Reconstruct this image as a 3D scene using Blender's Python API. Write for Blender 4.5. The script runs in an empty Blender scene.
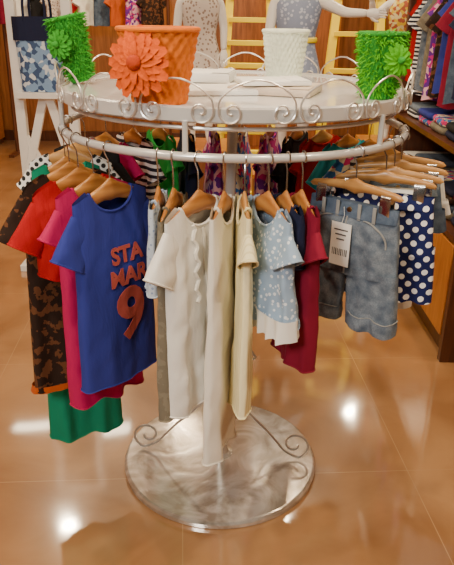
import bpy, bmesh, math, random
from mathutils import Vector, Matrix, noise
random.seed(7)
R=math.radians; PI=math.pi
S=bpy.context.scene; COL=S.collection
# ------------------------------------------------------------------ helpers
class MB:
    def __init__(s): s.v=[]; s.f=[]
    def add(s,vs,fs):
        o=len(s.v); s.v+= [tuple(v) for v in vs]; s.f+=[tuple(i+o for i in f) for f in fs]
    def box(s,c,d,rz=0,M=None,bev=0.0):
        bm=bmesh.new(); bmesh.ops.create_cube(bm,size=1)
        for v in bm.verts: v.co=Vector((v.co.x*d[0],v.co.y*d[1],v.co.z*d[2]))
        if bev>0: bmesh.ops.bevel(bm,geom=bm.edges[:],offset=bev,segments=2,affect='EDGES',profile=.6)
        T=Matrix.Translation(c)@(M if M else Matrix.Rotation(rz,4,'Z'))
        bm.verts.ensure_lookup_table(); bm.verts.index_update()
        s.add([T@v.co for v in bm.verts],[[v.index for v in f.verts] for f in bm.faces]); bm.free(); return s
    def bar(s,a,b,wd,ht):
        a=Vector(a);b=Vector(b);d=b-a;L=d.length;z=d.normalized()
        up=Vector((0,1,0)) if abs(z.y)<.9 else Vector((1,0,0))
        x=up.cross(z).normalized(); y=z.cross(x)
        M=Matrix((x,y,z)).transposed().to_4x4()
        s.box((a+b)/2,(wd,ht,L),M=M,bev=min(wd,ht)*.15); return s
    def tube(s,P,r,n=8,closed=False,cap=True,ell=None):
        P=[Vector(p) for p in P]; m=len(P)
        rr=r if isinstance(r,(list,tuple)) else [r]*m
        prev=None; vs=[]
        for i,p in enumerate(P):
            if closed: t=(P[(i+1)%m]-P[i-1])
            else: t=P[min(i+1,m-1)]-P[max(i-1,0)]
            t=t.normalized() if t.length>1e-9 else Vector((0,0,1))
            if prev is None:
                a=Vector((0,1,0)) if abs(t.y)<.9 else Vector((1,0,0))
                nrm=(a-t*a.dot(t)).normalized()
            else:
                nrm=(prev-t*prev.dot(t))
                nrm=nrm.normalized() if nrm.length>1e-6 else Vector((1,0,0))
            prev=nrm; b=t.cross(nrm)
            e1,e2=(ell if ell else (1,1))
            for k in range(n):
                a=2*PI*k/n; vs.append(p+nrm*(math.cos(a)*rr[i]*e1)+b*(math.sin(a)*rr[i]*e2))
        fs=[]
        for i in range(m if closed else m-1):
            j=(i+1)%m
            for k in range(n):
                l=(k+1)%n; fs.append((i*n+k,i*n+l,j*n+l,j*n+k))
        if not closed and cap:
            fs.append(tuple(range(n-1,-1,-1))); fs.append(tuple((m-1)*n+k for k in range(n)))
        s.add(vs,fs); return s
    def lathe(s,prof,n=64,c=(0,0,0),fn=None,closed=True):
        vs=[];m=len(prof)
        for i,(r,z) in enumerate(prof):
            for k in range(n):
                a=2*PI*k/n; q=r if fn is None else fn(r,z,a,i)
                vs.append((c[0]+q*math.cos(a),c[1]+q*math.sin(a),c[2]+z))
        fs=[]
        for i in range(m-1):
            for k in range(n):
                l=(k+1)%n; fs.append((i*n+k,i*n+l,(i+1)*n+l,(i+1)*n+k))
        s.add(vs,fs); return s
    def build(s,name,mat,parent=None,smooth=True,sharp=38):
        me=bpy.data.meshes.new(name); me.from_pydata(s.v,[],s.f); me.update()
        bm=bmesh.new(); bm.from_mesh(me); bmesh.ops.remove_doubles(bm,verts=bm.verts,dist=1e-6)
        bmesh.ops.recalc_face_normals(bm,faces=bm.faces); bm.to_mesh(me); bm.free()
        o=bpy.data.objects.new(name,me); COL.objects.link(o)
        if mat: me.materials.append(mat)
        if smooth:
            for p in me.polygons: p.use_smooth=True
            try: me.set_sharp_from_angle(angle=R(sharp))
            except Exception: pass
        if parent: o.parent=parent
        return o
def tag(o,label=None,cat=None,group=None,kind=None):
    if label: o['label']=label
    if cat: o['category']=cat
    if group: o['group']=group
    if kind: o['kind']=kind
    return o
def empty(name,loc,rz=0,**k):
    o=bpy.data.objects.new(name,None); COL.objects.link(o); o.empty_display_size=.05
    o.location=loc; o.rotation_euler=(0,0,rz); tag(o,**k); return o
def copy_tree(o,parent=None):
    c=o.copy(); COL.objects.link(c); c.parent=parent
    for ch in list(o.children): copy_tree(ch,c)
    return c
def catmull(P,k=8,closed=False):
    P=[Vector(p) for p in P]; out=[]; n=len(P)
    for i in range(n if closed else n-1):
        if closed: a,b,c,d=P[i-1],P[i],P[(i+1)%n],P[(i+2)%n]
        else: a,b,c,d=P[max(i-1,0)],P[i],P[i+1],P[min(i+2,n-1)]
        for j in range(k):
            t=j/k; out.append(.5*((2*b)+(c-a)*t+(2*a-5*b+4*c-d)*t*t+(3*b-a-3*c+d)*t**3))
    if not closed: out.append(P[-1])
    return out
# ------------------------------------------------------------------ materials
class NT:
    def __init__(s,name):
        s.m=bpy.data.materials.new(name); s.m.use_nodes=True; s.t=s.m.node_tree; s.b=s.t.nodes['Principled BSDF']
    def n(s,typ,**k):
        x=s.t.nodes.new(typ)
        for a,b in k.items():
            if a.startswith('_'): setattr(x,a[1:],b)
            else: x.inputs[a.replace('__',' ')].default_value=b
        return x
    def l(s,a,b): s.t.links.new(a,b)
    def math(s,op,a,b=None):
        x=s.t.nodes.new('ShaderNodeMath'); x.operation=op
        for i,q in enumerate((a,b)):
            if q is None: continue
            if isinstance(q,(int,float)): x.inputs[i].default_value=q
            else: s.l(q,x.inputs[i])
        return x.outputs[0]
def c4(c): return (c[0],c[1],c[2],1)
def mat(name,col,rough=.5,metal=0,var=.12,scale=12,bump=.0,bscale=60,col2=None,spec=None,emit=None,es=0,coat=0):
    t=NT(name); b=t.b
    b.inputs['Roughness'].default_value=rough; b.inputs['Metallic'].default_value=metal
    tc=t.n('ShaderNodeTexCoord')
    nz=t.n('ShaderNodeTexNoise',Scale=scale,Detail=4.0); t.l(tc.outputs['Object'],nz.inputs['Vector'])
    mx=t.t.nodes.new('ShaderNodeValToRGB'); t.l(nz.outputs['Fac'],mx.inputs[0])
    c2=col2 if col2 else [min(1,x*(1+var)) for x in col]; c1=[x*(1-var) for x in col] if not col2 else col
    mx.color_ramp.elements[0].position=.3; mx.color_ramp.elements[1].position=.7
    mx.color_ramp.elements[0].color=c4(c1); mx.color_ramp.elements[1].color=c4(c2)
    t.l(mx.outputs[0],b.inputs['Base Color'])
    if bump>0:
        n2=t.n('ShaderNodeTexNoise',Scale=bscale,Detail=3.0); t.l(tc.outputs['Object'],n2.inputs['Vector'])
        bp=t.n('ShaderNodeBump',Strength=bump,Distance=.01); t.l(n2.outputs['Fac'],bp.inputs['Height']); t.l(bp.outputs[0],b.inputs['Normal'])
    if emit: b.inputs['Emission Color'].default_value=c4(emit); b.inputs['Emission Strength'].default_value=es
    if coat: b.inputs['Coat Weight'].default_value=coat
    return t.m
def cloth(name,col,pattern=None,col2=(.9,.9,.9),col3=None,sc=30,rad=.3,rough=.85):
    t=NT(name); b=t.b; b.inputs['Roughness'].default_value=rough
    tc=t.n('ShaderNodeTexCoord'); ob=tc.outputs['Object']
    b.inputs['Specular IOR Level'].default_value=.25
    fac=None
    if pattern=='dots':
        sp=t.n('ShaderNodeSeparateXYZ'); t.l(ob,sp.inputs[0])
        ds=[]
        for off in (0,.5):
            fx=t.math('SUBTRACT',t.math('FRACT',t.math('ADD',t.math('MULTIPLY',sp.outputs[0],sc),off+40)),.5)
            fz=t.math('SUBTRACT',t.math('FRACT',t.math('ADD',t.math('MULTIPLY',sp.outputs[2],sc),off+40)),.5)
            ds.append(t.math('SQRT',t.math('ADD',t.math('MULTIPLY',fx,fx),t.math('MULTIPLY',fz,fz))))
        fac=t.math('LESS_THAN',t.math('MINIMUM',ds[0],ds[1]),rad)
    elif pattern=='stripes':
        sp=t.n('ShaderNodeSeparateXYZ'); t.l(ob,sp.inputs[0])
        fac=t.math('LESS_THAN',t.math('FRACT',t.math('ADD',t.math('MULTIPLY',sp.outputs[2],sc),40)),rad)
    elif pattern=='vstripes':
        sp=t.n('ShaderNodeSeparateXYZ'); t.l(ob,sp.inputs[0])
        fac=t.math('LESS_THAN',t.math('FRACT',t.math('ADD',t.math('MULTIPLY',sp.outputs[0],sc),40)),rad)
    elif pattern=='leopard':
        n0=t.n('ShaderNodeTexNoise',Scale=sc*.7,Detail=3.0); t.l(ob,n0.inputs['Vector'])
        fac=t.math('GREATER_THAN',n0.outputs['Fac'],.54)
    elif pattern=='lace':
        v=t.n('ShaderNodeTexVoronoi',Scale=sc); t.l(ob,v.inputs['Vector']); fac=t.math('LESS_THAN',v.outputs['Distance'],rad)
    elif pattern=='floral':
        v=t.n('ShaderNodeTexVoronoi',Scale=sc); t.l(ob,v.inputs['Vector'])
        r=t.t.nodes.new('ShaderNodeValToRGB'); r.color_ramp.interpolation='CONSTANT'
        cs=[col,col2,col3 or col,col2]
        r.color_ramp.elements[0].color=c4(cs[0]); r.color_ramp.elements[1].color=c4(cs[1]); r.color_ramp.elements[1].position=.35
        e=r.color_ramp.elements.new(.62); e.color=c4(cs[2])
        sep=t.n('ShaderNodeSeparateColor'); t.l(v.outputs['Color'],sep.inputs[0]); t.l(sep.outputs[0],r.inputs[0])
        t.l(r.outputs[0],b.inputs['Base Color'])
    elif pattern=='denim':
        n0=t.n('ShaderNodeTexNoise',Scale=34.0,Detail=8.0); t.l(ob,n0.inputs['Vector'])
        n1=t.n('ShaderNodeTexNoise',Scale=300.0,Detail=2.0); t.l(ob,n1.inputs['Vector'])
        q=t.math('MULTIPLY',t.math('SUBTRACT',n0.outputs['Fac'],.20),1.35)
        fac=t.math('MULTIPLY',t.math('MAXIMUM',q,0.0),t.math('ADD',n1.outputs['Fac'],.4))
    if pattern!='floral':
        m=t.t.nodes.new('ShaderNodeMix'); m.data_type='RGBA'; m.inputs[6].default_value=c4(col); m.inputs[7].default_value=c4(col2)
        if fac is None:
            n0=t.n('ShaderNodeTexNoise',Scale=8.0,Detail=3.0); t.l(ob,n0.inputs['Vector']); fac=n0.outputs['Fac']
            m.inputs[7].default_value=c4([x*.8 for x in col])
        t.l(fac,m.inputs[0]); t.l(m.outputs[2],b.inputs['Base Color'])
    mp=t.n('ShaderNodeMapping'); mp.inputs['Scale'].default_value=(1,1,.4); t.l(ob,mp.inputs[0])
    n2=t.n('ShaderNodeTexNoise',Scale=24.0,Detail=3.0,Distortion=.4); t.l(mp.outputs[0],n2.inputs['Vector'])
    bp=t.n('ShaderNodeBump',Strength=.32,Distance=.014); t.l(n2.outputs['Fac'],bp.inputs['Height']); t.l(bp.outputs[0],b.inputs['Normal'])
    return t.m
def woodmat(name,c1,c2,rough=.4,axis=2,sc=3):
    t=NT(name); b=t.b; b.inputs['Roughness'].default_value=rough
    tc=t.n('ShaderNodeTexCoord'); mp=t.n('ShaderNodeMapping'); s=[14,14,14]; s[axis]=1.2; mp.inputs['Scale'].default_value=s
    t.l(tc.outputs['Object'],mp.inputs[0]); nz=t.n('ShaderNodeTexNoise',Scale=float(sc),Detail=6.0,Distortion=.6); t.l(mp.outputs[0],nz.inputs['Vector'])
    r=t.t.nodes.new('ShaderNodeValToRGB'); r.color_ramp.elements[0].position=.35; r.color_ramp.elements[1].position=.65
    r.color_ramp.elements[0].color=c4(c1); r.color_ramp.elements[1].color=c4(c2); t.l(nz.outputs['Fac'],r.inputs[0]); t.l(r.outputs[0],b.inputs['Base Color'])
    return t.m
M_white=mat('white_paint',(.76,.75,.73),.25,var=.04)
M_rack=mat('silver_white_enamel',(.68,.68,.68),.2,metal=.35,var=.05)
M_topg=mat('glossy_white_top',(.74,.75,.76),.12,var=.03,coat=.5)
M_wire=mat('silver_wire',(.7,.68,.66),.3,metal=.7,var=.05)
M_hook=mat('hook_steel',(.6,.6,.6),.22,metal=1,var=.03)
M_hang=woodmat('hanger_wood',(.34,.125,.03),(.56,.26,.07),.3,0)
M_hang2=woodmat('pale_hanger_wood',(.40,.19,.055),(.58,.32,.11),.3,0)
M_wood=woodmat('shop_wood',(.16,.05,.014),(.3,.10,.03),.35,2)
M_woodd=woodmat('dark_wood',(.06,.018,.008),(.12,.036,.014),.35,2)
M_wooda=woodmat('amber_wood',(.4,.13,.025),(.55,.22,.05),.3,2)
M_yel=mat('yellow_paint',(1.0,.78,.0),.5,var=.02)
M_card=mat('white_card',(.86,.86,.84),.5,var=.03)
M_ink=mat('dark_ink',(.08,.08,.09),.6)
M_mann=mat('mannequin_white',(.78,.75,.7),.3,var=.03)
t=NT('pearl_metal'); tc=t.n('ShaderNodeTexCoord'); nz=t.n('ShaderNodeTexNoise',Scale=5.5,Detail=5.0,Distortion=2.4); t.l(tc.outputs['Object'],nz.inputs['Vector'])
r=t.t.nodes.new('ShaderNodeValToRGB'); r.color_ramp.elements[0].position=.36; r.color_ramp.elements[1].position=.62
r.color_ramp.elements[0].color=(.46,.40,.33,1); r.color_ramp.elements[1].color=(.86,.82,.76,1); t.l(nz.outputs['Fac'],r.inputs[0]); t.l(r.outputs[0],t.b.inputs['Base Color'])
t.b.inputs['Metallic'].default_value=.55; t.b.inputs['Roughness'].default_value=.16
bp=t.n('ShaderNodeBump',Strength=.05,Distance=.02); t.l(nz.outputs['Fac'],bp.inputs['Height']); t.l(bp.outputs[0],t.b.inputs['Normal'])
M_pearl=t.m
# floor
t=NT('polished_tile'); tc=t.n('ShaderNodeTexCoord'); mp=t.n('ShaderNodeMapping'); mp.inputs['Rotation'].default_value=(0,0,R(-4)); mp.inputs['Location'].default_value=(.15,.10,0)
t.l(tc.outputs['Object'],mp.inputs[0])
br=t.n('ShaderNodeTexBrick'); br.offset=0; br.inputs['Scale'].default_value=1; br.inputs['Brick Width'].default_value=.8; br.inputs['Row Height'].default_value=.8
br.inputs['Mortar Size'].default_value=.0018; br.inputs['Mortar Smooth'].default_value=.2; t.l(mp.outputs[0],br.inputs['Vector'])
nz=t.n('ShaderNodeTexNoise',Scale=2.0,Detail=7.0,Distortion=1.0); t.l(tc.outputs['Object'],nz.inputs['Vector'])
r=t.t.nodes.new('ShaderNodeValToRGB'); r.color_ramp.elements[0].position=.3; r.color_ramp.elements[1].position=.7
r.color_ramp.elements[0].color=(.27,.122,.042,1); r.color_ramp.elements[1].color=(.46,.25,.11,1); t.l(nz.outputs['Fac'],r.inputs[0])
t.l(r.outputs[0],br.inputs['Color1']); t.l(r.outputs[0],br.inputs['Color2']); br.inputs['Mortar'].default_value=(.46,.27,.13,1)
t.l(br.outputs['Color'],t.b.inputs['Base Color']); t.b.inputs['Roughness'].default_value=.3
t.b.inputs['Specular IOR Level'].default_value=.5
t.b.inputs['Coat Weight'].default_value=1.0; t.b.inputs['Coat Roughness'].default_value=.07; t.b.inputs['Coat IOR'].default_value=2.1
n3=t.n('ShaderNodeTexNoise',Scale=2.5,Detail=1.0); t.l(tc.outputs['Object'],n3.inputs['Vector']); bp=t.n('ShaderNodeBump',Strength=.07,Distance=.04); t.l(n3.outputs['Fac'],bp.inputs['Height']); t.l(bp.outputs[0],t.b.inputs['Normal']); t.l(bp.outputs[0],t.b.inputs['Coat Normal'])
M_floor=t.m
M_ceil=mat('ceiling_paint',(.55,.36,.2),.9,var=.03)
M_wallb=woodmat('wall_wood',(.22,.075,.018),(.38,.14,.036),.4,2,2)
M_wallp=mat('wall_paint',(.45,.25,.10),.8,var=.05)
# ------------------------------------------------------------------ setting
def struct(name,mb,m): return tag(mb.build(name,m,smooth=False),kind='structure')
struct('floor',MB().box((0,1,-.05),(8,11,.1)),M_floor)
struct('ceiling',MB().box((0,1,3.0),(8,11,.1)),M_ceil)
struct('wall_back',MB().box((0,6.05,1.5),(8,.1,3)),M_wallb)
struct('wall_left',MB().box((-4.05,1,1.5),(.1,11,3)),M_wallp)
struct('wall_right',MB().box((4.05,1,1.5),(.1,11,3)),M_wallp)
struct('baseboard_back',MB().box((0,5.985,.06),(8,.03,.12)),M_woodd)
# ------------------------------------------------------------------ rack
CAMZ=1.5; PITCH=23.0
CX=.011; BX=-.014; HT=1.302; RR=.485; RZ=1.198
rack=empty('clothes_rack',(0,0,0),label='round white display rack with pearl disc base, scroll trimmed top shelf and circular hanging rail',cat='clothes rack')
q=RR-.003
MB().lathe([(.0001,HT),(.47,HT),(q-.007,HT),(q-.007,HT-.012),(.0001,HT-.012)],96,(CX,0,0)).build('shelf_top',M_topg,rack)
MB().lathe([(q-.007,HT+.004),(q-.003,HT+.006),(q+.003,HT+.002),(q+.003,HT-.026),(q-.003,HT-.030),(q-.007,HT-.026),(q-.007,HT+.004)],128,(CX,0,0)).build('rim_band',M_rack,rack)
def ring(rad,z,n=96): return [(CX+rad*math.cos(2*PI*k/n),rad*math.sin(2*PI*k/n),z) for k in range(n)]
MB().tube(ring(RR,RZ),.0105,12,closed=True).build('hanging_rail',M_rack,rack)
MB().tube(ring(RR-.03,HT-.045),.005,8,closed=True).build('inner_ring',M_wire,rack)
for a in range(6):
    th=R(-13+60*a); x=CX+RR*math.sin(th); y=-RR*math.cos(th)
    MB().tube([(x,y,RZ),(x,y,HT-.025)],.007,10).build('rail_post',M_rack,rack)
    MB().tube([(CX,0,HT-.03),(CX+.475*math.sin(th),-.475*math.cos(th),HT-.022)],.008,8).build('support_arm',M_rack,rack)
MB().tube([(BX,0,.02),(CX,0,HT-.013)],.016,20).build('pole',M_rack,rack)
MB().lathe([(.016,-.05),(.03,-.045),(.034,-.014),(.09,-.012),(.09,-.0121)],32,(CX,0,HT)).build('top_flange',M_rack,rack)
MB().lathe([(.045,.026),(.044,.03),(.03,.034),(.024,.05),(.017,.065)],32,(BX,0,0)).build('pole_foot',M_pearl,rack)
MB().lathe([(.0001,.026),(.1,.026),(.2,.026),(.3,.026),(.332,.026),(.337,.024),(.342,.016),(.342,.003),(.339,.0),(.0001,.0)],128,(BX,-.012,0)).build('base_plate',M_pearl,rack,sharp=12)
def brace(th):
    top=[]
    for k in range(14):
        a=R(-60-k*24); rr=.010+.0018*k; top.append((.070+rr*math.cos(a),.43+rr*math.sin(a)))
    rest=[(.028,.39),(.032,.32),(.062,.245),(.110,.19),(.160,.14),(.200,.095),(.232,.058)]
    cur=[]
    for k in range(18):
        a=R(-75+k*26); rr=.054-.0025*k; cur.append((.264+rr*math.cos(a),.090+rr*math.sin(a)))
    P=top+rest+cur
    P3=[(BX+(CX-BX)*z/HT+r_*math.sin(th),-r_*math.cos(th),z) for r_,z in P]
    MB().tube(catmull(P3,4),.0044,8).build('scroll_brace',M_wire,rack)
for a in (-92,82,180): brace(R(a))
NU=17; GRD=RR+.006; pitch=2*PI*GRD/NU
def scroll_path():
    h=pitch/2; L=[]
    for k in range(22):
        a=R(180+460-k*460/21); rr=.004+.024*k/21; L.append((-h+.034+rr*math.cos(a),.031+rr*math.sin(a)))
    L+= [(-h+.009,.056),(-h+.034,.080),(-.022,.095)]
    return L+[(0,.098)]+[(-x,z) for x,z in reversed(L)]
SP=[(p.x,p.y) for p in catmull([(x,z,0) for x,z in scroll_path()],3)]
for u in range(NU):
    c=2*PI*u/NU+.1
    P=[(CX+GRD*math.sin(c+s/GRD),-GRD*math.cos(c+s/GRD),HT-.034+z) for s,z in SP]
    MB().tube(P,.0024,6).build('wire_scroll',M_wire,rack)
# ------------------------------------------------------------------ hangers
Z0=-.084
def bar_z(x): return Z0-.056*(min(abs(x),.15)/.14)**1.3
def hook_mb(mb):
    P=[(.0145*math.cos(R(a)),0,.0145*math.sin(R(a))) for a in range(-40,200,15)]
    P+=[(-.010,0,-.014),(-.002,0,-.028),(0,0,-.05),(0,0,Z0-.006)]
    mb.tube(P,.0019,8)
def make_hanger(m,clips=False,hw=.105):
    if clips: hw=.128
    h=empty('clip_hanger' if clips else 'wooden_hanger',(0,0,0))
    b=MB(); vs=[];fs=[]; n=14; K=30
    for i in range(K+1):
        x=-hw+2*hw*i/K
        z=bar_z(x)-.016 if not clips else Z0+.002-.012*(abs(x)/hw)**2
        e=max(0,(abs(x)-hw*.9)/(hw*.1)); hh=((.0215 if not clips else .013)-.005*abs(x)/hw)*(math.sqrt(max(.02,1-e*e))); tt=.0072*(1 if e<=0 else math.sqrt(max(.05,1-e*e)))
        if abs(x)<.025: hh+=.007*(1-abs(x)/.025)
        for k in range(n):
            a=2*PI*k/n; vs.append((x,tt*math.sin(a),z+hh*math.cos(a)))
    for i in range(K):
        for k in range(n):
            l=(k+1)%n; fs.append((i*n+k,i*n+l,(i+1)*n+l,(i+1)*n+k))
    fs.append(tuple(range(n))); fs.append(tuple(K*n+k for k in range(n)))
    b.add(vs,fs); b.build('bar',m,h)
    q=MB(); hook_mb(q); q.build('hook',M_hook,h)
    if clips:
        for sx in (-1,1):
            c=MB(); x=sx*.088
            c.box((x,-.0115,Z0-.034),(.028,.003,.040),bev=.001); c.box((x,.0115,Z0-.034),(.028,.003,.040),bev=.001)
            c.tube([(x-.013,0,Z0-.014),(x+.013,0,Z0-.014)],.0115,10)
            c.build('clip',M_hook,h)
    return h
protoH={}
def hanger(th,alpha,label,kind='wood',group='wooden hangers on the round rail',sx=1):
    key=kind
    if key not in protoH:
        h=make_hanger({'wood':M_hang,'pale':M_hang2,'clip':M_hang2}[kind],kind=='clip'); protoH[key]=h
    else: h=copy_tree(protoH[key])
    h.location=(CX+RR*math.sin(th),-RR*math.cos(th),RZ); h.rotation_euler=(0,0,alpha); h.scale=(sx,1,1)
    tag(h,label,'hanger',group); return h
# ------------------------------------------------------------------ garments
def cl_tube(w,th,ztop,zbot,fold=.006,seed=0,N=96,M=36,cx=0,kf=7,splay=0,wr=1.0):
    rnd=random.Random(seed); p1,p2,p3,p4=[rnd.uniform(0,6) for _ in range(4)]; k1=kf*rnd.uniform(.8,1.2); k2=kf*1.8
    def off(u,t,side,x,z):
        e=min(1,t*5)
        o=fold*t**.8*(math.sin(k1*u+p1+.8*t)+.5*math.sin(k2*u+p2-.7*t)*(1 if side<0 else -1))+.002*math.sin(4*t+p3)*t
        o+=wr*e*.007*noise.noise(Vector((x*17+z*4+seed*3.1,side*2.0,z*7)))+wr*e*.0035*noise.noise(Vector((x*34-z*14,side*5.0+seed,z*20)))
        o+=e*fold*.3*math.sin((abs(x)*60+z*38)+p4)*math.exp(-2.2*t)
        return o
    def yy(u,t,side,s,x,z): return th(t)*side*s**.6+off(u,t,side,x,z)*s**.3
    vs=[]
    for j in range(M+1):
        t=j/M
        for i in range(N):
            a=2*PI*i/N; u=math.cos(a); s=math.sin(a); side=-1 if s<0 else 1
            x=u*w(t); zt=ztop(x,side); z=zt+(zbot(x)-zt)*t
            y=yy(u,t,side,abs(s),x,z)
            z2=z+t*t*fold*.7*math.sin(k1*u+p2)
            x2=x*(1+.035*t*noise.noise(Vector((seed*1.7,z*5,side*.1))))
            vs.append((cx+x2+splay*t,y,z2))
    fs=[(j*N+i,j*N+(i+1)%N,(j+1)*N+(i+1)%N,(j+1)*N+i) for j in range(M) for i in range(N)]
    def fy(x,z):
        zt=ztop(x,-1); t=max(0,min(1,(z-zt)/(zbot(x)-zt))); u=max(-1,min(1,x/w(t))); s=math.sqrt(max(0,1-u*u))
        return yy(u,t,-1,s,x,z)
    return vs,fs,fy
def make_top(name,m,length=.5,hw=.125,hem=.14,sleeve='short',trim=None,neckw=None,neckd=.055,fold=.006,seed=0,flare=0,sl=.1,thk=.026,ruffle=None,hemtrim=None,placket=None,wr=1.0,hemh=.055):
    g=empty(name,(0,0,0)); trim=trim or m; neckw=neckw or min(.068,.58*hw)
    def ztop(x,side):
        ax=abs(x)
        if ax<neckw:
            d=neckd if side<0 else .026
            return bar_z(neckw)+.008-d*math.sqrt(1-(ax/neckw)**2)
        return bar_z(ax)+.008-(0.02*((ax-.11)/.03)**2 if ax>.11 else 0)
    zb=Z0-.016-length
    w=lambda t: hw+(hem-hw)*t+flare*t*t
    th=lambda t: .0122+(thk-.0122)*min(1,t*3)+.01*t
    vs,fs,fy=cl_tube(w,th,ztop,lambda x: zb,fold,seed,wr=wr)
    b=MB(); b.add(vs,fs); b.build('body',m,g,sharp=80)
    P=[]
    for k in range(40):
        a=2*PI*k/40; x=neckw*math.cos(a)*.985; side=-1 if math.sin(a)<0 else 1
        P.append((x,side*.0132*abs(math.sin(a))**.6,ztop(x,side)))
    MB().tube(P,.0036,6,closed=True).build('neckband',trim,g)
    P=[]
    for i in range(96):
        v=vs[36*96+i]; P.append((v[0]*1.004,v[1],v[2]+.001))
    MB().tube(P,.0022,5,closed=True).build('hem',trim,g)
    if sleeve!='none':
        L={'short':sl,'cap':.04,'long':.34}[sleeve]
        for sx in (-1,1):
            b=MB(); n=28; K=14; vs=[];fs=[]
            ang=R(-58 if sleeve!='long' else -76); d=Vector((math.cos(ang)*sx,0,math.sin(ang))); pn=Vector((-d.z*sx,0,d.x*sx))
            st=Vector((sx*(hw-.030),0,Z0-.081))
            for j in range(K+1):
                t=j/K; c=st+d*((L+.02)*t); hh=.040+(.007 if sleeve!='long' else -.014)*t; tt=.0115+.012*t
                for k in range(n):
                    a=2*PI*k/n; q=c+pn*(hh*math.cos(a)); sg=(1 if math.sin(a)>0 else -1)
                    wob=.012*t*noise.noise(Vector((q.x*20,sg*3+seed,q.z*20)))
                    vs.append((q.x,tt*sg*abs(math.sin(a))**.7+wob*abs(math.sin(a))**.4,q.z))
            fs=[(j*n+k,j*n+(k+1)%n,(j+1)*n+(k+1)%n,(j+1)*n+k) for j in range(K) for k in range(n)]
            b.add(vs,fs); s=b.build('sleeve',m,g,sharp=80)
            MB().tube([vs[K*n+k] for k in range(n)],.0026,6,closed=True).build('cuff',trim,s)
    if hemtrim:
        N=96; b=MB(); V=[]; wv=.007 if hemh>.04 else .001
        for dz in (0,1):
            for i in range(N):
                a=2*PI*i/N; u=math.cos(a); s_=math.sin(a); ww=w(1)+.004; z=zb+hemh*.5-hemh*dz
                y=(th(1)+.006)*(1 if s_>0 else -1)*abs(s_)**.6+wv*dz*math.sin(26*u)
                V.append((u*ww*(1+.04*dz),y,z+wv*.6*dz*math.sin(26*u+1)))
        b.add(V,[(i,(i+1)%N,N+(i+1)%N,N+i) for i in range(N)]); b.build('hem_trim',hemtrim,g,sharp=80)
    if placket:
        b=MB(); P=[(0.0,fy(0,z)-.002,z) for z in [ Z0-.075-k*(length-.08)/22 for k in range(23)]]
        b.tube(P,.004,6,ell=(.5,1.5)); b.build('placket',placket,g)
    if ruffle:
        for xs in (-.04,.04):
            P=[(xs+.007*math.sin(k*1.7),fy(xs,Z0-.06-k*.011)-.003,Z0-.06-k*.011) for k in range(18)]
            MB().tube(P,.005,6).build('ruffle',ruffle,g)
    return g,fy
def make_bottom(name,m,top=Z0-.038,hw=.115,crotch=.15,leg=.08,trimm=None,seam=None,thk=.024,fold=.006,seed=0,skirt=False,flare=.02,pockets=True,cuffm=None,button=None,cuffh=.032,splay=.012,wr=1.0):
    g=empty(name,(0,0,0)); trimm=trimm or m; seam=seam or trimm
    if skirt: crotch=crotch+leg
    w=lambda t: hw+flare*t
    th=lambda t: .009+(thk-.009)*min(1,t*4)
    vs,fs,fy=cl_tube(w,th,lambda x,s: top,lambda x: top-crotch,fold,seed,M=24,wr=wr)
    b=MB(); b.add(vs,fs); b.build('body',m,g,sharp=80)
    b=MB(); N=48; V=[]
    for z,e in ((top+.001,.0012),(top-.032,.007)):
        for i in range(N):
            a=2*PI*i/N; s_=math.sin(a); V.append(((hw+.002)*math.cos(a),(th((top-z)/crotch)+e)*(1 if s_>0 else -1)*abs(s_)**.6,z))
    b.add(V,[(i,(i+1)%N,N+(i+1)%N,N+i) for i in range(N)]); wb=b.build('waistband',trimm,g)
    if pockets:
        for xx in (-.07,-.03,.03,.07): MB().box((xx,-(th(.1)+.009),top-.016),(.009,.003,.040),bev=.001).build('belt_loop',seam if seam is not trimm else trimm,g)
    if button: MB().lathe([(.0001,.003),(.006,.002),(.007,0)],16).build('button',button,g).matrix_local=Matrix.Translation((0,-.019,top-.015))@Matrix.Rotation(R(90),4,'X')
    if not skirt:
        for sx in (-1,1):
            W=hw+flare; cw=W/2+.002
            vs,fs,fl=cl_tube(lambda t:W/2+.001-.001*t,lambda t:thk+.006*t,lambda x,s:top-crotch+.02,lambda x:top-crotch-leg,fold*.7,seed+sx,N=48,M=16,cx=sx*cw,splay=sx*splay,wr=wr)
            b=MB(); b.add(vs,fs); lg=b.build('leg',m,g,sharp=80)
            if cuffm:
                N=48; P=vs[16*N:17*N]; c=MB(); cxx=sx*(cw+splay)
                c.add([(cxx+(x-cxx)*1.0,y*1.12,z+cuffh) for x,y,z in P]+[(cxx+(x-cxx)*1.03,y*1.26,z+cuffh*.5) for x,y,z in P]+[(cxx+(x-cxx)*1.02,y*1.12,z-.003) for x,y,z in P],[(r_*N+i,r_*N+(i+1)%N,(r_+1)*N+(i+1)%N,(r_+1)*N+i) for i in range(N) for r_ in (0,1)]); cf=c.build('cuff',cuffm,lg,sharp=80)
                P2=[(cxx+(x-cxx)*1.01,y*1.14,z+cuffh) for x,y,z in P]; MB().tube(P2,.0014,5,closed=True).build('cuff_seam',seam,lg)
        P=[(0,fy(0,z)-.001,z) for z in [top-.03-k*(crotch-.03)/12 for k in range(13)]]
        MB().tube(P,.0024,6).build('fly_seam',seam,g)
    if pockets:
        for sx in (-1,1):
            P=[]
            for k in range(13):
                t_=k/12; x=sx*(hw*.36+.062*math.sin(t_*PI/2)); z=top-.034-.06*(1-math.cos(t_*PI/2)); P.append((x,fy(x,z)-.002,z))
            MB().tube(P,.0024,6).build('pocket_seam',seam,g)
    return g,fy
def put(g,th,alpha,label,cat,group=None,dz=0,r=None):
    r=r or RR
    g.location=(CX+r*math.sin(th),-r*math.cos(th),RZ+dz); g.rotation_euler=(0,0,alpha); tag(g,label,cat,group); return g
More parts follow.
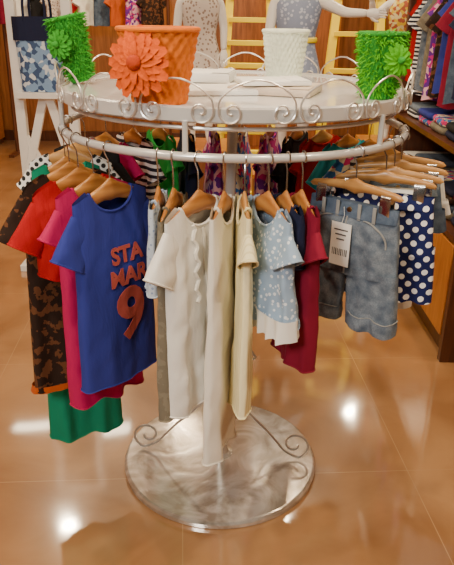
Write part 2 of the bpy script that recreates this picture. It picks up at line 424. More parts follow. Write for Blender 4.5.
def text_on(g,fy,txt,size,x,z,m,label=None,bold=.0,lift=.0025):
    cu=bpy.data.curves.new('t','FONT'); cu.body=txt; cu.size=size; cu.align_x='CENTER'; cu.extrude=.0006; cu.offset=bold; cu.resolution_u=4
    o=bpy.data.objects.new('t',cu); COL.objects.link(o); bpy.context.view_layer.update()
    me=bpy.data.meshes.new_from_object(o.evaluated_get(bpy.context.evaluated_depsgraph_get())); bpy.data.objects.remove(o)
    bm=bmesh.new(); bm.from_mesh(me); bmesh.ops.triangulate(bm,faces=bm.faces)
    for _ in range(4): bmesh.ops.subdivide_edges(bm,edges=[e for e in bm.edges if e.calc_length()>.010],cuts=1); bmesh.ops.triangulate(bm,faces=bm.faces)
    bm.to_mesh(me); bm.free()
    for v in me.vertices:
        X=x+v.co.x; Z=z+v.co.y; v.co=(X,fy(X,Z)-lift-v.co.z,Z)
    me.materials.clear(); me.materials.append(m)
    p=bpy.data.objects.new('printed_lettering',me); COL.objects.link(p); p.parent=g
    if label: p['label']=label
    return p
def price_tag(g,fy,x,z,w=.045,h=.07,name='price_tag',lift=.006):
    y=min(fy(x,z),fy(x-w/2,z),fy(x+w/2,z),fy(x,z-h/2),fy(x,z-h))-lift
    t_=MB().box((x,y,z-h/2),(w,.0012,h)).build(name,M_card,g,smooth=False)
    b=MB()
    for k in range(9): b.box((x-w*.36+k*w*.09,y-.001,z-h*.68),(w*.03+(k%3)*.0006,.0005,h*.16))
    for k in range(3): b.box((x,y-.001,z-h*.16-k*h*.11),(w*(.7-.15*k),.0005,h*.03))
    b.build('tag_print',M_ink,t_,smooth=False)
    MB().tube([(x,y,z),(x+.004,y+.002,z+.02),(x,y+.004,z+.04)],.0006,5).build('tag_string',M_card,t_)
def AL(th,side,tw): return th+(PI/2 if side=='L' else -PI/2)+R(tw)
C_blue=cloth('royal_blue_jersey',(.030,.042,.28)); C_mag=cloth('magenta_jersey',(.5,.006,.10)); C_red=cloth('red_jersey',(.42,.005,.008))
C_leo=cloth('brown_animal_print',(.022,.010,.006),'leopard',(.12,.045,.018),sc=50); C_or=cloth('orange_cloth',(.5,.09,.01))
C_teal=cloth('teal_jersey',(.008,.26,.14)); C_dot=cloth('white_black_dots',(.8,.8,.78),'dots',(.02,.02,.02),sc=35,rad=.24)
C_grey=cloth('olive_grey_marl',(.17,.15,.11),'leopard',(.21,.19,.14),sc=60); C_pale=cloth('pale_blue_print',(.5,.58,.68),'lace',(.25,.33,.5),sc=90,rad=.3)
C_wht=cloth('soft_white_jersey',(.88,.87,.82)); C_cream=cloth('cream_jersey',(.86,.82,.72)); C_yelr=cloth('pale_yellow_rib',(.88,.80,.5),'vstripes',(.76,.67,.36),sc=90,rad=.3)
C_lace=cloth('light_blue_lace',(.3,.42,.58),'lace',(.72,.78,.85),sc=80,rad=.32); C_mar=cloth('maroon_jersey',(.22,.006,.03)); C_navy=cloth('navy_jersey',(.012,.016,.05))
C_den=cloth('washed_denim',(.035,.058,.10),'denim',(.33,.39,.45)); C_ndot=cloth('navy_polka_dots',(.008,.014,.09),'dots',(.85,.86,.88),sc=27,rad=.21)
C_pant=cloth('white_cotton_twill',(.8,.8,.8)); C_blk=cloth('black_jersey',(.012,.012,.014)); C_dend=cloth('dark_denim',(.025,.045,.085),'denim',(.15,.2,.28))
C_seam=cloth('seam_thread',(.30,.31,.31))
C_gr=cloth('bright_green_jersey',(.03,.45,.08)); C_pk=cloth('pink_purple_floral',(.5,.02,.22),'floral',(.13,.02,.28),(.8,.45,.55),sc=45)
C_text=cloth('faded_red_ink',(.46,.085,.065)); C_tur=cloth('turquoise_jersey',(.02,.38,.48))
C_strp=cloth('black_white_stripe',(.8,.8,.78),'stripes',(.02,.02,.03),sc=45,rad=.5)
C_multi=cloth('multicolour_floral',(.7,.65,.5),'floral',(.6,.03,.16),(.03,.15,.45),sc=55)
G='tops hanging on the round rail'
def top(m,d,side,tw,lab,hl,kind='wood',name='t_shirt',cat='t-shirt',**k):
    g,fy=make_top(name,m,**k); a=AL(R(d),side,tw); put(g,R(d),a,lab,cat,G); hanger(R(d),a,hl,kind,sx=min(1,k.get('hw',.125)/.118)); return g,fy
# left side
top(C_dot,-90,'L',0,'white top with black polka dots at the far left of the rail','hanger inside the white black-dotted top','pale','top','top',length=.24,seed=1,sleeve='cap')
top(C_teal,-73,'L',10,'long teal green dress whose hem hangs lowest at left','hanger holding the long teal green dress',name='dress',cat='dress',length=.88,seed=4,hw=.095,hem=.12,sleeve='none',fold=.009)
top(C_leo,-64,'L',10,'dark brown animal print top with orange hem at the left','hanger holding the brown animal print top',name='top',cat='top',length=.62,seed=2,hemtrim=C_or,hemh=.02,sl=.11,hw=.135,hem=.16,fold=.009)
top(C_red,-55,'L',3,'short bright red tee in front of the brown animal print top','hanger holding the bright red tee',length=.25,seed=3,hw=.128,hem=.13,fold=.010,wr=1.6)
top(C_mag,-45.5,'L',2,'magenta pink tee hanging directly behind the blue lettered tee','hanger holding the magenta tee',length=.60,seed=5,hw=.112,hem=.118,sl=.06,fold=.008)
g,fy=top(C_blue,-38,'L',-2,'royal blue tee printed with faded red letters and a large 9','hanger holding the royal blue tee with the 9',length=.52,seed=6,hw=.114,hem=.124,fold=.002,sl=.095,wr=.6)
text_on(g,fy,'STA',.058,.018,Z0-.20,C_text,'faded red block letters',.0022,.005); text_on(g,fy,'MAR',.060,.018,Z0-.258,C_text,'faded red block letters',.0022,.005)
text_on(g,fy,'9',.195,.018,Z0-.408,C_text,'large faded red numeral 9',.006,.005)
# front
top(C_pale,-21,'L',16,'short pale blue printed blouse beside the royal blue tee','hanger holding the pale blue printed blouse',name='blouse',cat='blouse',length=.22,seed=7,sleeve='none',hw=.085,hem=.085,thk=.016)
top(C_grey,-16.5,'L',6,'olive grey top hanging between blue and white tees','hanger holding the olive grey top',name='top',cat='top',length=.53,seed=8,sleeve='none',hw=.115,hem=.125,thk=.018)
top(C_wht,-9.5,'L',-24,'white short sleeved tee with ruffled front lines, nearest white top','hanger holding the white ruffled tee',length=.52,seed=9,hw=.12,hem=.125,ruffle=C_cream,placket=C_cream,sl=.09,fold=.009,thk=.026,wr=1.6)
top(C_cream,-2.5,'L',-12,'long cream white sleeveless dress at the front centre','hanger holding the long cream dress',name='dress',cat='dress',length=.65,seed=10,hem=.125,sleeve='none',hw=.10,fold=.007,thk=.016,wr=1.1)
top(C_yelr,3,'R',2,'pale yellow ribbed cardigan beside the long cream dress','hanger holding the pale yellow cardigan','pale','cardigan','cardigan',length=.52,seed=11,hem=.10,sleeve='cap',hw=.095,thk=.013,fold=.004,wr=.7)
top(C_lace,9.5,'R',14,'light blue lace blouse with white frilled hem','hanger holding the light blue lace blouse',name='blouse',cat='blouse',length=.27,seed=12,hem=.125,sleeve='cap',hemtrim=C_wht,flare=.01,fold=.009,hw=.11,wr=1.4)
top(C_navy,14.5,'R',4,'small black navy tank top between lace blouse and maroon top','hanger holding the small navy tank top',name='tank_top',cat='tank top',length=.14,seed=15,hem=.09,sleeve='none',hw=.09,thk=.018)
g,fy=top(C_mar,19,'R',-2,'maroon red top with a small white price tag on its chest','hanger holding the maroon top',name='top',cat='top',length=.40,seed=14,hem=.10,sleeve='cap',hw=.10,fold=.007,wr=1.3)
price_tag(g,fy,.070,Z0-.09,.045,.05,lift=.022)
# right bottoms
GB='bottoms clipped on the round rail'
GH='clip hangers on the round rail'
M_btn=mat('brass_button',(.5,.35,.15),.3,metal=1)
g,fy=make_bottom('shorts',C_den,hw=.120,crotch=.18,leg=.135,trimm=C_dend,seam=C_seam,seed=21,cuffm=C_den,button=M_btn,flare=.014,fold=.005,cuffh=.036,splay=.012,wr=1.5); a=AL(R(37.5),'R',12); put(g,R(37.5),a,'washed denim shorts with rolled cuffs and a large white price tag','shorts',GB); hanger(R(37.5),a,'clip hanger gripping the washed denim shorts','clip',GH)
price_tag(g,fy,-.008,Z0-.085,.055,.11)
g,fy=make_bottom('shorts',C_ndot,hw=.125,crotch=.15,leg=.13,trimm=C_ndot,seed=22,pockets=False,flare=.018,fold=.006); a=AL(R(53),'R',16); put(g,R(53),a,'navy shorts with white polka dots','shorts',GB); hanger(R(53),a,'clip hanger gripping the navy polka dot shorts','clip',GH)
g,fy=make_bottom('skirt',C_wht,hw=.09,crotch=.17,leg=.16,skirt=True,seed=23,pockets=False,flare=.002); a=AL(R(60),'R',12); put(g,R(60),a,'white skirt whose hem shows below the polka dot shorts','skirt',GB); hanger(R(60),a,'clip hanger gripping the white skirt','clip',GH)
g,fy=make_bottom('shorts',C_pant,hw=.125,crotch=.09,leg=.02,seed=24); a=AL(R(82),'R',-2); put(g,R(82),a,'white cotton shorts at the far right of the rail','shorts',GB); hanger(R(82),a,'clip hanger gripping the far right white shorts','clip',GH)
g,fy=make_bottom('shorts',C_dend,hw=.11,crotch=.09,leg=.04,trimm=C_den,seed=27,button=M_btn); a=AL(R(71),'R',4); put(g,R(71),a,'dark denim shorts between the white skirt and white shorts','shorts',GB); hanger(R(71),a,'clip hanger gripping the dark denim shorts','clip',GH)
# back
back=[(100,C_strp,.4,'striped black and white top at the back right of the rail'),(114,C_multi,.45,'multicoloured floral top at the back right of the rail'),(127,C_tur,.4,'turquoise tee at the back of the rail'),
 (140,C_red,.42,'plain red tee at the back of the rail'),(152,C_blk,.45,'black tee at the back of the rail'),(164,C_pk,.45,'pink and purple floral top at the back, right of the pole'),(176,C_multi,.5,'multicoloured floral top directly behind the pole'),
 (188,C_pk,.5,'pink and purple floral top at the back, left of the pole'),(200,C_navy,.45,'navy tee at the back of the rail'),(212,C_gr,.55,'bright green tee at the back left of the rail'),(225,C_strp,.4,'striped black and white top at the back left of the rail'),(240,C_mag,.45,'magenta top at the back left of the rail'),(254,C_blk,.4,'black top at the far back left of the rail')]
for i,(d,m,L,lab) in enumerate(back):
    top(m,d,'L',random.uniform(-6,6),lab,'hanger under the '+lab.replace(' of the rail',''),'wood' if i%3 else 'pale',name='top',cat='top',length=L,seed=40+i,hw=.115,hem=.125,sleeve='cap' if i%2 else 'short',sl=.07)
# ------------------------------------------------------------------ things on the shelf
Zs=HT+.0005
def basket(name,x,y,rb,rt,h,m,label,ribs=26,rows=9,amp=.003,shag=None,cat='basket',fl=.024,tilt=0):
    e=empty(name,(x,y,Zs+(.006 if tilt else 0)),label=label,cat=cat)
    if tilt: e.rotation_euler=(0,R(tilt),0)
    K=rows*6; prof=[(.0001,0),(rb*.9,0)]+[(rb+(rt-rb)*k/K,h*k/K) for k in range(K+1)]+[(rt-.006,h)]+[(rb-.006+(rt-rb)*k/K,.006+(h-.006)*k/K) for k in range(K,-1,-4)]+[(.0001,.006)]
    def fn(r_,z,a,i):
        if r_<rb*.8: return r_
        return r_+amp*math.cos(ribs*a+ (PI if int(z/h*rows)%2 else 0))*abs(math.sin(PI*z/h*rows))
    MB().lathe(prof,160,fn=fn).build('basket_body',m,e)
    MB().tube([(rt*math.cos(2*PI*k/48),rt*math.sin(2*PI*k/48),h) for k in range(48)],.0055,8,closed=True).build('rim',m,e)
    if shag:
        b=MB(); rnd=random.Random(len(label))
        for k in range(1500):
            a=rnd.uniform(0,2*PI); z=rnd.uniform(.008,h+.003); r_=rb+(rt-rb)*z/h
            n=Vector((math.cos(a),math.sin(a),0)); tg=Vector((-n.y,n.x,0)); p=n*r_+Vector((0,0,z)); L=rnd.uniform(.4*fl,fl)
            dr=(n+Vector((0,0,rnd.uniform(-.8,1.1)))+tg*rnd.uniform(-.7,.7)).normalized(); s=dr.cross(n).normalized()*.0017 if dr.cross(n).length>.05 else tg*.0017
            b.add([p-s,p+s,p+dr*L*.6+s*.8,p+dr*L-Vector((0,0,.003)),p+dr*L*.6-s*.8],[(0,1,2,4),(4,2,3)])
        b.build('felt_fringe',shag,e,smooth=False)
    return e
def flower(e,az,zc,r0,R_,m,mc,pet=14,layers=2,wd=.2):
    n=Vector((math.sin(az),-math.cos(az),0.12)).normalized(); c=n*r0+Vector((0,0,zc)); ux=Vector((math.cos(az),math.sin(az),0)); uz=ux.cross(n)*-1
    b=MB()
    for L in range(layers):
        Rl=R_*(1-.2*L)
        for k in range(pet):
            a=2*PI*(k+.5*L)/pet+random.uniform(-.06,.06); d=ux*math.cos(a)+uz*math.sin(a); s=ux*-math.sin(a)+uz*math.cos(a); tilt=random.uniform(-.05,.05); rl=Rl*random.uniform(.9,1.04)
            V=[];F=[]; seg=6
            for j in range(seg+1):
                t=j/seg; wdt=rl*wd*math.sin(PI*(.10+.80*t))**.7; lift=.004+.006*L+R_*(.14*t*(1-t)*4*.5+tilt*t)+.0015*(k%2)
                p=c+d*(rl*(.12+.88*t))+n*lift
                V+=[p-s*wdt+n*.0025,p,p+s*wdt+n*.0025]
            for j in range(seg):
                q=j*3; F+=[(q,q+1,q+4,q+3),(q+1,q+2,q+5,q+4)]
            b.add(V,F)
    f=b.build('flower',m,e)
    q=MB(); V=[];n1=16;K=5
    for j in range(K+1):
        for k in range(n1):
            a=2*PI*k/n1; r_=R_*.22*math.cos(j/K*PI/2); V.append(c+(ux*math.cos(a)+uz*math.sin(a))*r_+n*(.008+.014*math.sin(j/K*PI/2)+.006*layers))
    F=[(j*n1+k,j*n1+(k+1)%n1,(j+1)*n1+(k+1)%n1,(j+1)*n1+k) for j in range(K) for k in range(n1)]
    q.add(V,F); q.build('flower_centre',mc,f)
M_of=mat('orange_felt',(.66,.15,.0),.9,bump=.4); M_of2=mat('deep_orange_felt',(.68,.095,.0),.9,bump=.4); M_ofc=mat('dark_orange_felt',(.42,.04,.001),.9,bump=.4)
M_gf=mat('lime_felt',(.09,.46,.004),.85,bump=.4); M_gf2=mat('green_felt',(.02,.26,.015),.85,bump=.4); M_gf3=mat('deep_green_felt',(.035,.32,.015),.85,bump=.4)
M_wf=mat('white_basket_weave',(.74,.8,.66),.8,bump=.3)
e=basket('flower_basket',-.163,-.372,.062,.090,.158,M_of,'orange woven basket with a big orange daisy, largest on the shelf',22,9,.003); flower(e,R(-22),.080,.088,.076,M_of2,M_ofc,16,3,.19)
e=basket('woven_basket',.162,.14,.050,.067,.145,M_wf,'white ribbed basket with no flower on the shelf',28,10,.003)
e=basket('flower_basket',.372,-.215,.040,.056,.152,M_gf2,'shaggy green basket with a green flower beside the right shelf edge',shag=M_gf,fl=.02); flower(e,R(20),.085,.070,.040,M_gf,M_gf2,14,2)
e=basket('flower_basket',-.422,.0,.028,.047,.170,M_gf2,'shaggy darker green basket beside the left shelf edge',shag=M_gf3,fl=.022,tilt=-13); flower(e,R(-20),.10,.055,.040,M_gf3,M_gf2,14,2)
M_cardb=mat('beige_card',(.6,.5,.4),.6)
def flat(x,y,z,w,d,h,rz,m,label):
    e=empty('paper_bag',(x,y,z),R(rz),label=label,cat='paper bag',group='flat paper bags on the shelf')
    MB().box((0,0,h/2),(w,d,h),bev=h*.35).build('bag_body',m,e)
    MB().box((w*.5-.03,0,h+.0008),(.05,d*.96,.0014)).build('folded_flap',m,e)
flat(-.06,-.16,Zs,.24,.16,.014,12,M_card,'flat white paper bag lying nearest the orange basket')
flat(.12,-.14,Zs,.22,.17,.02,-18,M_cardb,'beige flat paper bag under the small white one')
flat(.11,-.14,Zs+.023,.18,.13,.012,10,M_card,'small white paper bag on top of the beige bag')
flat(-.10,.14,Zs,.22,.15,.03,-8,M_card,'thick white paper bag lying behind on the shelf')
# ------------------------------------------------------------------ background
def X_at(px,Y,z=1.35): return (px-227)/640*((Y+1.9)*.9205+(CAMZ-z)*.3907)
SU=empty('shelf_unit',(1.0,1.35,0),label='dark wooden shelf unit with a hanging rail over folded clothes at the right',cat='shelving')
y0,y1=.74,2.05; cy=(y0+y1)/2-1.35; LW=y1-y0
for y in (y0,y1): MB().box((.23,y-1.35,.47 if y==y0 else .975),(.46,.04,.94 if y==y0 else 1.95),bev=.004).build('side_panel',M_woodd,SU,smooth=False)
MB().box((.45,cy,.975),(.02,LW,1.95)).build('back_panel',M_woodd,SU,smooth=False)
MB().box((.25,cy,.05),(.42,LW,.1)).build('plinth',M_woodd,SU,smooth=False)
SZ=[.58,.94,1.94]
for z in SZ: MB().box((.22,cy,z),(.44,LW-.04,.025)).build('shelf',M_woodd,SU,smooth=False)
MB().box((.42,y0-1.35,1.44),(.04,.04,1.0),bev=.004).build('upright',M_woodd,SU,smooth=False)
MB().tube([(.14,y0-1.35,1.70),(.14,y1-1.35,1.70)],.012,10).build('rail_bar',M_hook,SU)
MB().tube([(.42,y0-1.35,1.70),(.14,y0-1.35,1.70)],.012,10).build('rail_bracket',M_hook,SU)
for k in range(3):
    yy=y0-1.35+.03+(LW-.06)*(k+.5)/3
    d=MB().box((.01,yy,.335),(.02,(LW-.06)/3-.012,.44),bev=.004).build('door',M_wooda,SU,smooth=False)
    MB().tube([(-.0,yy+.1,.42),(-.02,yy+.1,.42),(-.02,yy+.1,.34),(0,yy+.1,.34)],.004,8).build('handle',M_hook,d)
cols=[('navy blue',C_navy),('denim blue',C_den),('black',C_blk),('olive grey',C_grey),('maroon',C_mar),('dark denim',C_dend),('floral',C_multi),('royal blue',C_blue),('brown print',C_leo),('striped',C_strp)]
def folded_mesh():
    b=MB(); N=32; K=8; V=[]
    for j in range(K+1):
        a=-PI/2+PI*j/K; zz=.5+.5*math.sin(a); s=1-.10*(1-math.cos(a))
        for k in range(N):
            p=2*PI*k/N; c,s_=math.cos(p),math.sin(p); e=.28
            V.append((.15*s*(1 if c>0 else -1)*abs(c)**e,.115*s*(1 if s_>0 else -1)*abs(s_)**e,.035*zz+.0015*math.sin(3*p)))
    F=[(j*N+k,j*N+(k+1)%N,(j+1)*N+(k+1)%N,(j+1)*N+k) for j in range(K) for k in range(N)]+[tuple(range(N)),tuple(K*N+k for k in range(N))]
    b.add(V,F); return b
fold_cache={}
ordn=['bottom','second','third','fourth','top']
rown=['lower','upper']
coln=['nearest','second','third','fourth','farthest']
for si,z in enumerate(SZ[:2]):
    for sj in range(5):
        yy=.90+sj*.245; n=(4 if (si+sj)%3 else 5) if si<1 else 2
        for k in range(n):
            cn,m=cols[(si*7+sj*3+k*(1+sj%3)+k//2)%len(cols)]
            if cn not in fold_cache:
                o=folded_mesh().build('folded_shirt',m); fold_cache[cn]=o
            else:
                o=fold_cache[cn].copy(); COL.objects.link(o)
            o.location=(1.0+.19+random.uniform(-.006,.006),yy,z+.0135+k*.0365); o.rotation_euler=(0,0,random.uniform(-.04,.04))
            tag(o,f'folded {cn} garment, {ordn[k] if k<n-1 else "top"} of the {coln[sj]} stack, {rown[si]} shelf','folded clothes','folded clothes in the shelf unit')
hc=[('navy and white dotted',C_ndot),('black',C_blk),('floral',C_multi),('navy',C_navy),('dark denim',C_dend),('maroon',C_mar),('royal blue',C_blue),('brown animal print',C_leo),('pink floral',C_pk),('olive',C_grey),('washed denim',C_den),('black and white striped',C_strp),('plain red',C_red)]
for i,(cn,m) in enumerate(hc):
    g,_f=make_top('top',m,length=.46+.03*(i%3),seed=100+i,sleeve='short' if i%2 else 'cap',fold=.009); g.location=(1.14,y0+.08+i*.095,1.7); g.rotation_euler=(0,0,R(-38+random.uniform(-6,6))); tag(g,f'{cn} top hanging on the rail of the right shelf unit','top','tops in the right shelf unit')
    h=copy_tree(protoH['wood']); h.scale=(1,1,1); h.location=g.location; h.rotation_euler=g.rotation_euler; tag(h,f'hanger holding the {cn} top in the right shelf unit','hanger','hangers in the right shelf unit')
def ladder(x,y,rz,m,label,h=1.9,w=.2,sp=.26):
    e=empty('step_ladder',(x,y,0),R(rz),label=label,cat='ladder')
    for s in (-1,1):
        MB().bar((s*w,-.30,0),(s*w*.55,-.02,h),.06,.03).build('rail',m,e,smooth=False)
        MB().bar((s*w,.30,0),(s*w*.55,.02,h),.06,.03).build('rear_leg',m,e,smooth=False)
    k=1
    while k*sp<h-.05:
        t=k*sp/h; ww=w*(1-.45*t); yy=-.30+.28*t
        MB().box((0,yy,k*sp),(2*ww,.07,.035),bev=.003).build('step',m,e,smooth=False); k+=1
    MB().box((0,0,h+.012),(w*1.3,.14,.025),bev=.004).build('top_cap',m,e,smooth=False)
ladder(X_at(245,3.35),3.35,0,M_yel,'bright yellow step ladder behind the white basket',1.95,.24,.16)
ladder(X_at(352,3.5),3.5,-6,M_yel,'yellow step ladder between the silver and yellow dressed mannequins',1.9,.26,.27)
def skin(name,verts,edges,rad,m,parent,sub=2):
    me=bpy.data.meshes.new(name); me.from_pydata(verts,edges,[]); o=bpy.data.objects.new(name,me); COL.objects.link(o)
    md=o.modifiers.new('s','SKIN'); sl=me.skin_vertices[0].data
    for i,r_ in enumerate(rad): sl[i].radius=(r_,r_) if not isinstance(r_,tuple) else r_
    sl[0].use_root=True; o.modifiers.new('u','SUBSURF').levels=sub; o.modifiers['u'].render_levels=sub
    me.materials.append(m); o.parent=parent; return o
def mannequin(x,y,zf,rz,dress,label,armR,armL,skirtl=.5,belt=None):
    e=empty('mannequin',(x,y,zf),R(rz),label=label,cat='mannequin')
    P=[(0,0,.58),(0,0,.70),(0,0,.82),(0,0,.90),(0,0,.96),(0,-.005,1.03),(0,-.01,1.10),(0,-.01,1.16)]
    rd=[(.10,.075),(.085,.065),(.10,.07),(.085,.06),(.035,.035),(.05,.055),(.072,.08),(.055,.06)]
    E=[(i,i+1) for i in range(7)]
    for s,arm in ((1,armR),(-1,armL)):
        b=len(P); P+=[(s*.125,0,.895)]+arm; rd+=[.036,.028,.02]; E+=[(3,b),(b,b+1),(b+1,b+2)]
    for s in (1,-1):
        b=len(P); P+=[(s*.06,0,.52),(s*.06,-.01,.28),(s*.06,.01,.06),(s*.06,-.07,.022)]; rd+=[.06,.042,.028,.022]; E+=[(0,b),(b,b+1),(b+1,b+2),(b+2,b+3)]
    skin('body',P,E,rd,M_mann,e)
    for arm in (armR,armL):
        d=(Vector(arm[1])-Vector(arm[0])).normalized(); w=Vector(arm[1]); sd=d.cross(Vector((0,1,0))); sd=sd.normalized() if sd.length>.1 else Vector((1,0,0))
        h=MB(); h.tube([w-d*.01,w+d*.02,w+d*.055],[.017,.026,.024],10,ell=(.5,1))
        for k,(o_,L) in enumerate(((-.018,.04),(-.006,.048),(.006,.045),(.018,.035))):
            a=w+d*.05+sd*o_; h.tube([a,a+d*L*.5+Vector((0,-.003,0)),a+d*L+Vector((0,-.012,-.002))],[.0065,.006,.004],6)
        a=w+d*.015-sd*.018; h.tube([a,a+d*.02-sd*.018,a+d*.04-sd*.024+Vector((0,-.008,0))],[.008,.007,.005],6)
        h.build('hand',M_mann,e)
    prof=[(.04,.955,.05),(.10,.925,.068),(.128,.88,.082),(.118,.80,.088),(.102,.70,.08),(.125,.60,.1),(.17,.45,.14),(.20,.35,.17)]
    V=[];N=64; PP=catmull(prof,5)
    for p in PP:
        fl=max(0,(.7-p.y))*.06
        for k in range(N):
            a=2*PI*k/N; q=1+fl*3*math.sin(9*a)*.6
            V.append((p.x*math.cos(a)*q,p.z*math.sin(a)*q,p.y))
    m_=len(PP); b=MB(); b.add(V,[(j*N+k,j*N+(k+1)%N,(j+1)*N+(k+1)%N,(j+1)*N+k) for j in range(m_-1) for k in range(N)]); b.build('dress',dress,e)
    if belt: MB().tube([(.107*math.cos(2*PI*k/40),.087*math.sin(2*PI*k/40),.70) for k in range(40)],.014,8,closed=True,ell=(.5,1)).build('belt',belt,e)
    return e
def plinth(x,y,h,w,m,label):
    e=empty('display_plinth',(x,y,0),label=label,cat='plinth')
    MB().box((0,0,h/2),(w,w,h-.03),bev=.004).build('plinth_body',m,e,smooth=False); MB().box((0,0,h-.012),(w+.03,w+.03,.024),bev=.004).build('plinth_top',M_wooda,e,smooth=False)
C_sil=cloth('silver_blue_satin',(.26,.31,.45),'lace',(.5,.55,.68),sc=45,rad=.36,rough=.45); C_lw=cloth('white_floral_lace',(.62,.55,.5),'lace',(.3,.22,.18),sc=48,rad=.36); C_yf=cloth('yellow_floral',(.8,.55,.04),'floral',(.8,.7,.35),(.45,.12,.06),sc=50)
down=lambda s:[(s*.15,-.01,.74),(s*.145,-.05,.60)]
for px,Y,dr,lab,pl,ar,al,rz,bl in ((196,2.5,C_lw,'white mannequin in a white floral lace dress behind the orange basket','floral lace dress',down(1),down(-1),10,None),
   (292,1.85,C_sil,'white mannequin in a silver blue dress with one arm held out','silver blue dress',[(.25,-.02,.84),(.37,-.06,.84)],down(-1),0,M_yel),
   (400,2.75,C_yf,'white mannequin in a yellow floral dress beside the shelf unit','yellow floral dress',down(1),[(-.22,-.03,.80),(-.24,-.12,.92)],-10,None)):
    x=X_at(px,Y); zf=.66; plinth(x,Y,zf,.42,M_wood,'wooden plinth carrying the mannequin in the '+pl); mannequin(x,Y,zf,rz,dr,lab,ar,al,belt=bl)
Y=2.0; xl=X_at(9,Y); xr=X_at(64,Y); xm=(xl+xr)/2
e=empty('display_stand',(xm,Y,0),label='white wooden stand with crossed braces at the far left',cat='display stand')
hw=(xr-xl)/2
for s in (-1,1): MB().box((s*hw,0,.95),(.055,.05,1.9),bev=.004).build('post',M_white,e,smooth=False)
MB().box((0,0,1.03),(2*hw,.16,.035),bev=.004).build('crossbar',M_white,e,smooth=False)
MB().box((0,0,1.88),(2*hw,.05,.05),bev=.004).build('crossbar',M_white,e,smooth=False)
for s in (-1,1):
    MB().bar((s*.02,-.01*s,1.01),(s*hw*.93,-.02,.55),.05,.03).build('brace',M_white,e,smooth=False)
    MB().bar((s*hw*.93,.01*s,.78),(-s*hw*.93,.01*s,.2),.05,.02).build('brace',M_white,e,smooth=False)
for s in (-1,1): MB().box((s*hw,0,.02),(.06,.5,.04),bev=.004).build('foot',M_white,e,smooth=False)
C_db=cloth('blue_white_canvas',(.05,.09,.2),'floral',(.6,.66,.74),(.2,.33,.55),sc=38)
e=empty('tote_bag',(xm-.01,Y,1.048),label='blue and white patterned bag standing on the white stand',cat='bag')
b=MB(); V=[];N=48; BH=.40
for j in range(11):
    t=j/10
    for k in range(N):
        a=2*PI*k/N; c,s_=math.cos(a),math.sin(a); V.append(((.118+.02*t)*(1 if c>0 else -1)*abs(c)**.5,(.06+.01*t)*(1 if s_>0 else -1)*abs(s_)**.6+.004*math.sin(7*a)*t,.001+BH*t))
b.add(V,[(j*N+k,j*N+(k+1)%N,(j+1)*N+(k+1)%N,(j+1)*N+k) for j in range(10) for k in range(N)]+[tuple(range(N))]); b.build('bag_body',C_db,e)
b=MB(); b.add([(x*1.02,y*1.03,BH-.12+(.125 if i>=N else 0)) for i,(x,y,z) in enumerate(V[-N:]+V[-N:])],[(i,(i+1)%N,N+(i+1)%N,N+i) for i in range(N)]); b.build('top_band',C_navy,e)
for s in (-1,1): MB().tube(catmull([(-.06,s*.065,BH-.02),(-.055,s*.06,BH+.1),(0,s*.05,BH+.15),(.055,s*.06,BH+.1),(.06,s*.065,BH-.02)],6),.008,8).build('handle',C_navy,e)
Yw=5.2
wr_=empty('wall_rail',(-1.6,Yw,0),label='dark clothes rail along the wooden back wall',cat='clothes rail')
MB().tube([(-.75,0,1.80),(.95,0,1.80)],.015,10).build('rail_bar',M_woodd,wr_)
for x in (-.75,.95): MB().tube([(x,0,0.0),(x,0,1.80)],.018,10).build('upright',M_woodd,wr_); MB().box((x,0,.015),(.06,.45,.03),bev=.004).build('foot',M_woodd,wr_,smooth=False)
wc=[('burgundy',C_mar),('white',C_wht),('black',C_blk),('floral lace',C_lw),('red',C_red),('cream',C_cream),('dark denim',C_dend),('orange',C_or),('pink floral',C_pk),('brown animal print',C_leo)]
for i,(cn,m) in enumerate(wc):
    g,_=make_top('top',m,.36,seed=70+i,sleeve='short' if i%2 else 'cap'); g.location=(-2.25+i*.16,Yw,1.798); g.rotation_euler=(0,0,R(42)); tag(g,f'{cn} top hanging on the dark rail at the back wall','top','tops on the far wall rail')
    h=copy_tree(protoH['wood']); h.scale=(1,1,1); h.location=g.location; h.rotation_euler=g.rotation_euler; tag(h,f'hanger holding the {cn} top on the dark far rail','hanger','hangers on the far wall rail')
def cabinet(x,y,w,h,d,label):
    e=empty('wardrobe_cabinet',(x,y,0),label=label,cat='cabinet')
    MB().box((0,0,h/2+.03),(w,d,h-.06),bev=.006).build('carcass',M_wooda,e,smooth=False)
    MB().box((0,0,h+.01),(w+.06,d+.05,.05),bev=.008).build('cornice',M_wood,e,smooth=False)
    MB().box((0,.01,.03),(w-.04,d-.04,.06)).build('plinth',M_woodd,e,smooth=False)
    for s in (-1,1):
        dd=MB().box((s*w*.245,-d/2-.012,h/2+.03),(w*.47,.022,h-.14),bev=.006).build('door',M_wood,e,smooth=False)
        MB().tube([(s*.04,-d/2-.024,1.1),(s*.04,-d/2-.05,1.09),(s*.04,-d/2-.05,.95),(s*.04,-d/2-.024,.94)],.006,8).build('handle',M_hook,dd)
cabinet(.55,5.6,1.2,2.1,.5,'amber wooden cabinet at the back wall behind the yellow ladders')
cabinet(2.6,4.6,1.2,2.1,.5,'amber wooden cabinet beyond the right shelf unit')
cabinet(-3.2,5.6,1.0,2.1,.5,'amber wooden cabinet at the far left of the back wall')
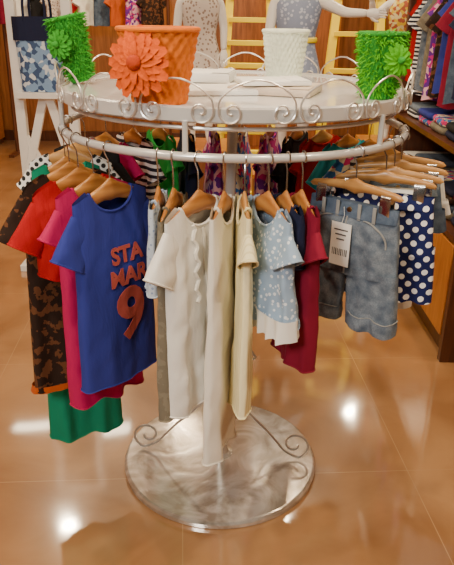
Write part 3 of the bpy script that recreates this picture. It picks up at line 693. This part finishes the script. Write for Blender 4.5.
# ------------------------------------------------------------------ lights
M_lens=mat('lamp_lens',(1,.9,.7),.4,emit=(1,.75,.4),es=12)
def downlight(x,y,i,en=70):
    e=empty('recessed_downlight',(x,y,2.95),label='round recessed ceiling downlight',cat='ceiling light',group='ceiling downlights')
    MB().lathe([(.055,-.004),(.075,-.008),(.085,0)],32).build('trim_ring',M_white,e)
    MB().lathe([(.0001,-.003),(.055,-.004)],32).build('lens',M_lens,e)
    L=bpy.data.lights.new('spot','SPOT'); L.energy=en; L.color=(1,.79,.52); L.spot_size=R(150); L.spot_blend=.6; L.shadow_soft_size=.06
    o=bpy.data.objects.new('spot_lamp',L); COL.objects.link(o); o.location=(x,y,2.92)
i=0
for x in (-1.5,-.5,.5,1.5):
    for y in (-1.2,.6,2.7,4.6): downlight(x+(.05*(y>2)),y-(.2 if x==-.5 else 0),i,{-1.2:74,.6:64,2.7:76,4.6:90}[y]); i+=1
M_tube=mat('light_panel',(1,1,1),.4,emit=(1,.86,.6),es=16)
e=empty('ceiling_light_panel',(-1.75,4.2,2.95),label='long rectangular ceiling light panel above the left background',cat='ceiling light')
MB().box((0,0,-.012),(1.3,.2,.02)).build('diffuser',M_tube,e,smooth=False); MB().box((0,0,-.004),(1.36,.26,.02)).build('frame',M_white,e,smooth=False)
def area(loc,rot,size,en,col):
    L=bpy.data.lights.new('a','AREA'); L.energy=en; L.size=size; L.color=col; o=bpy.data.objects.new('front_fill_lamp',L); COL.objects.link(o); o.location=loc; o.rotation_euler=rot
area((-1.2,-3.0,2.6),(R(58),0,R(-20)),.6,70,(1,.95,.87))  # added fill light behind the camera, brightens the rack front; not a shop fixture
w=bpy.data.worlds.new('w'); S.world=w; w.use_nodes=True; w.node_tree.nodes['Background'].inputs[0].default_value=(1,.82,.6,1); w.node_tree.nodes['Background'].inputs[1].default_value=.07
# ------------------------------------------------------------------ camera
cam=bpy.data.cameras.new('cam'); co=bpy.data.objects.new('camera',cam); COL.objects.link(co)
cam.sensor_fit='HORIZONTAL'; cam.sensor_width=36; cam.lens=640/454*36; cam.clip_start=.02
co.matrix_world=Matrix.Translation((0,-1.9,CAMZ))@Matrix.Rotation(R(90-PITCH),4,'X')@Matrix.Rotation(R(1),4,'Z')
S.camera=co
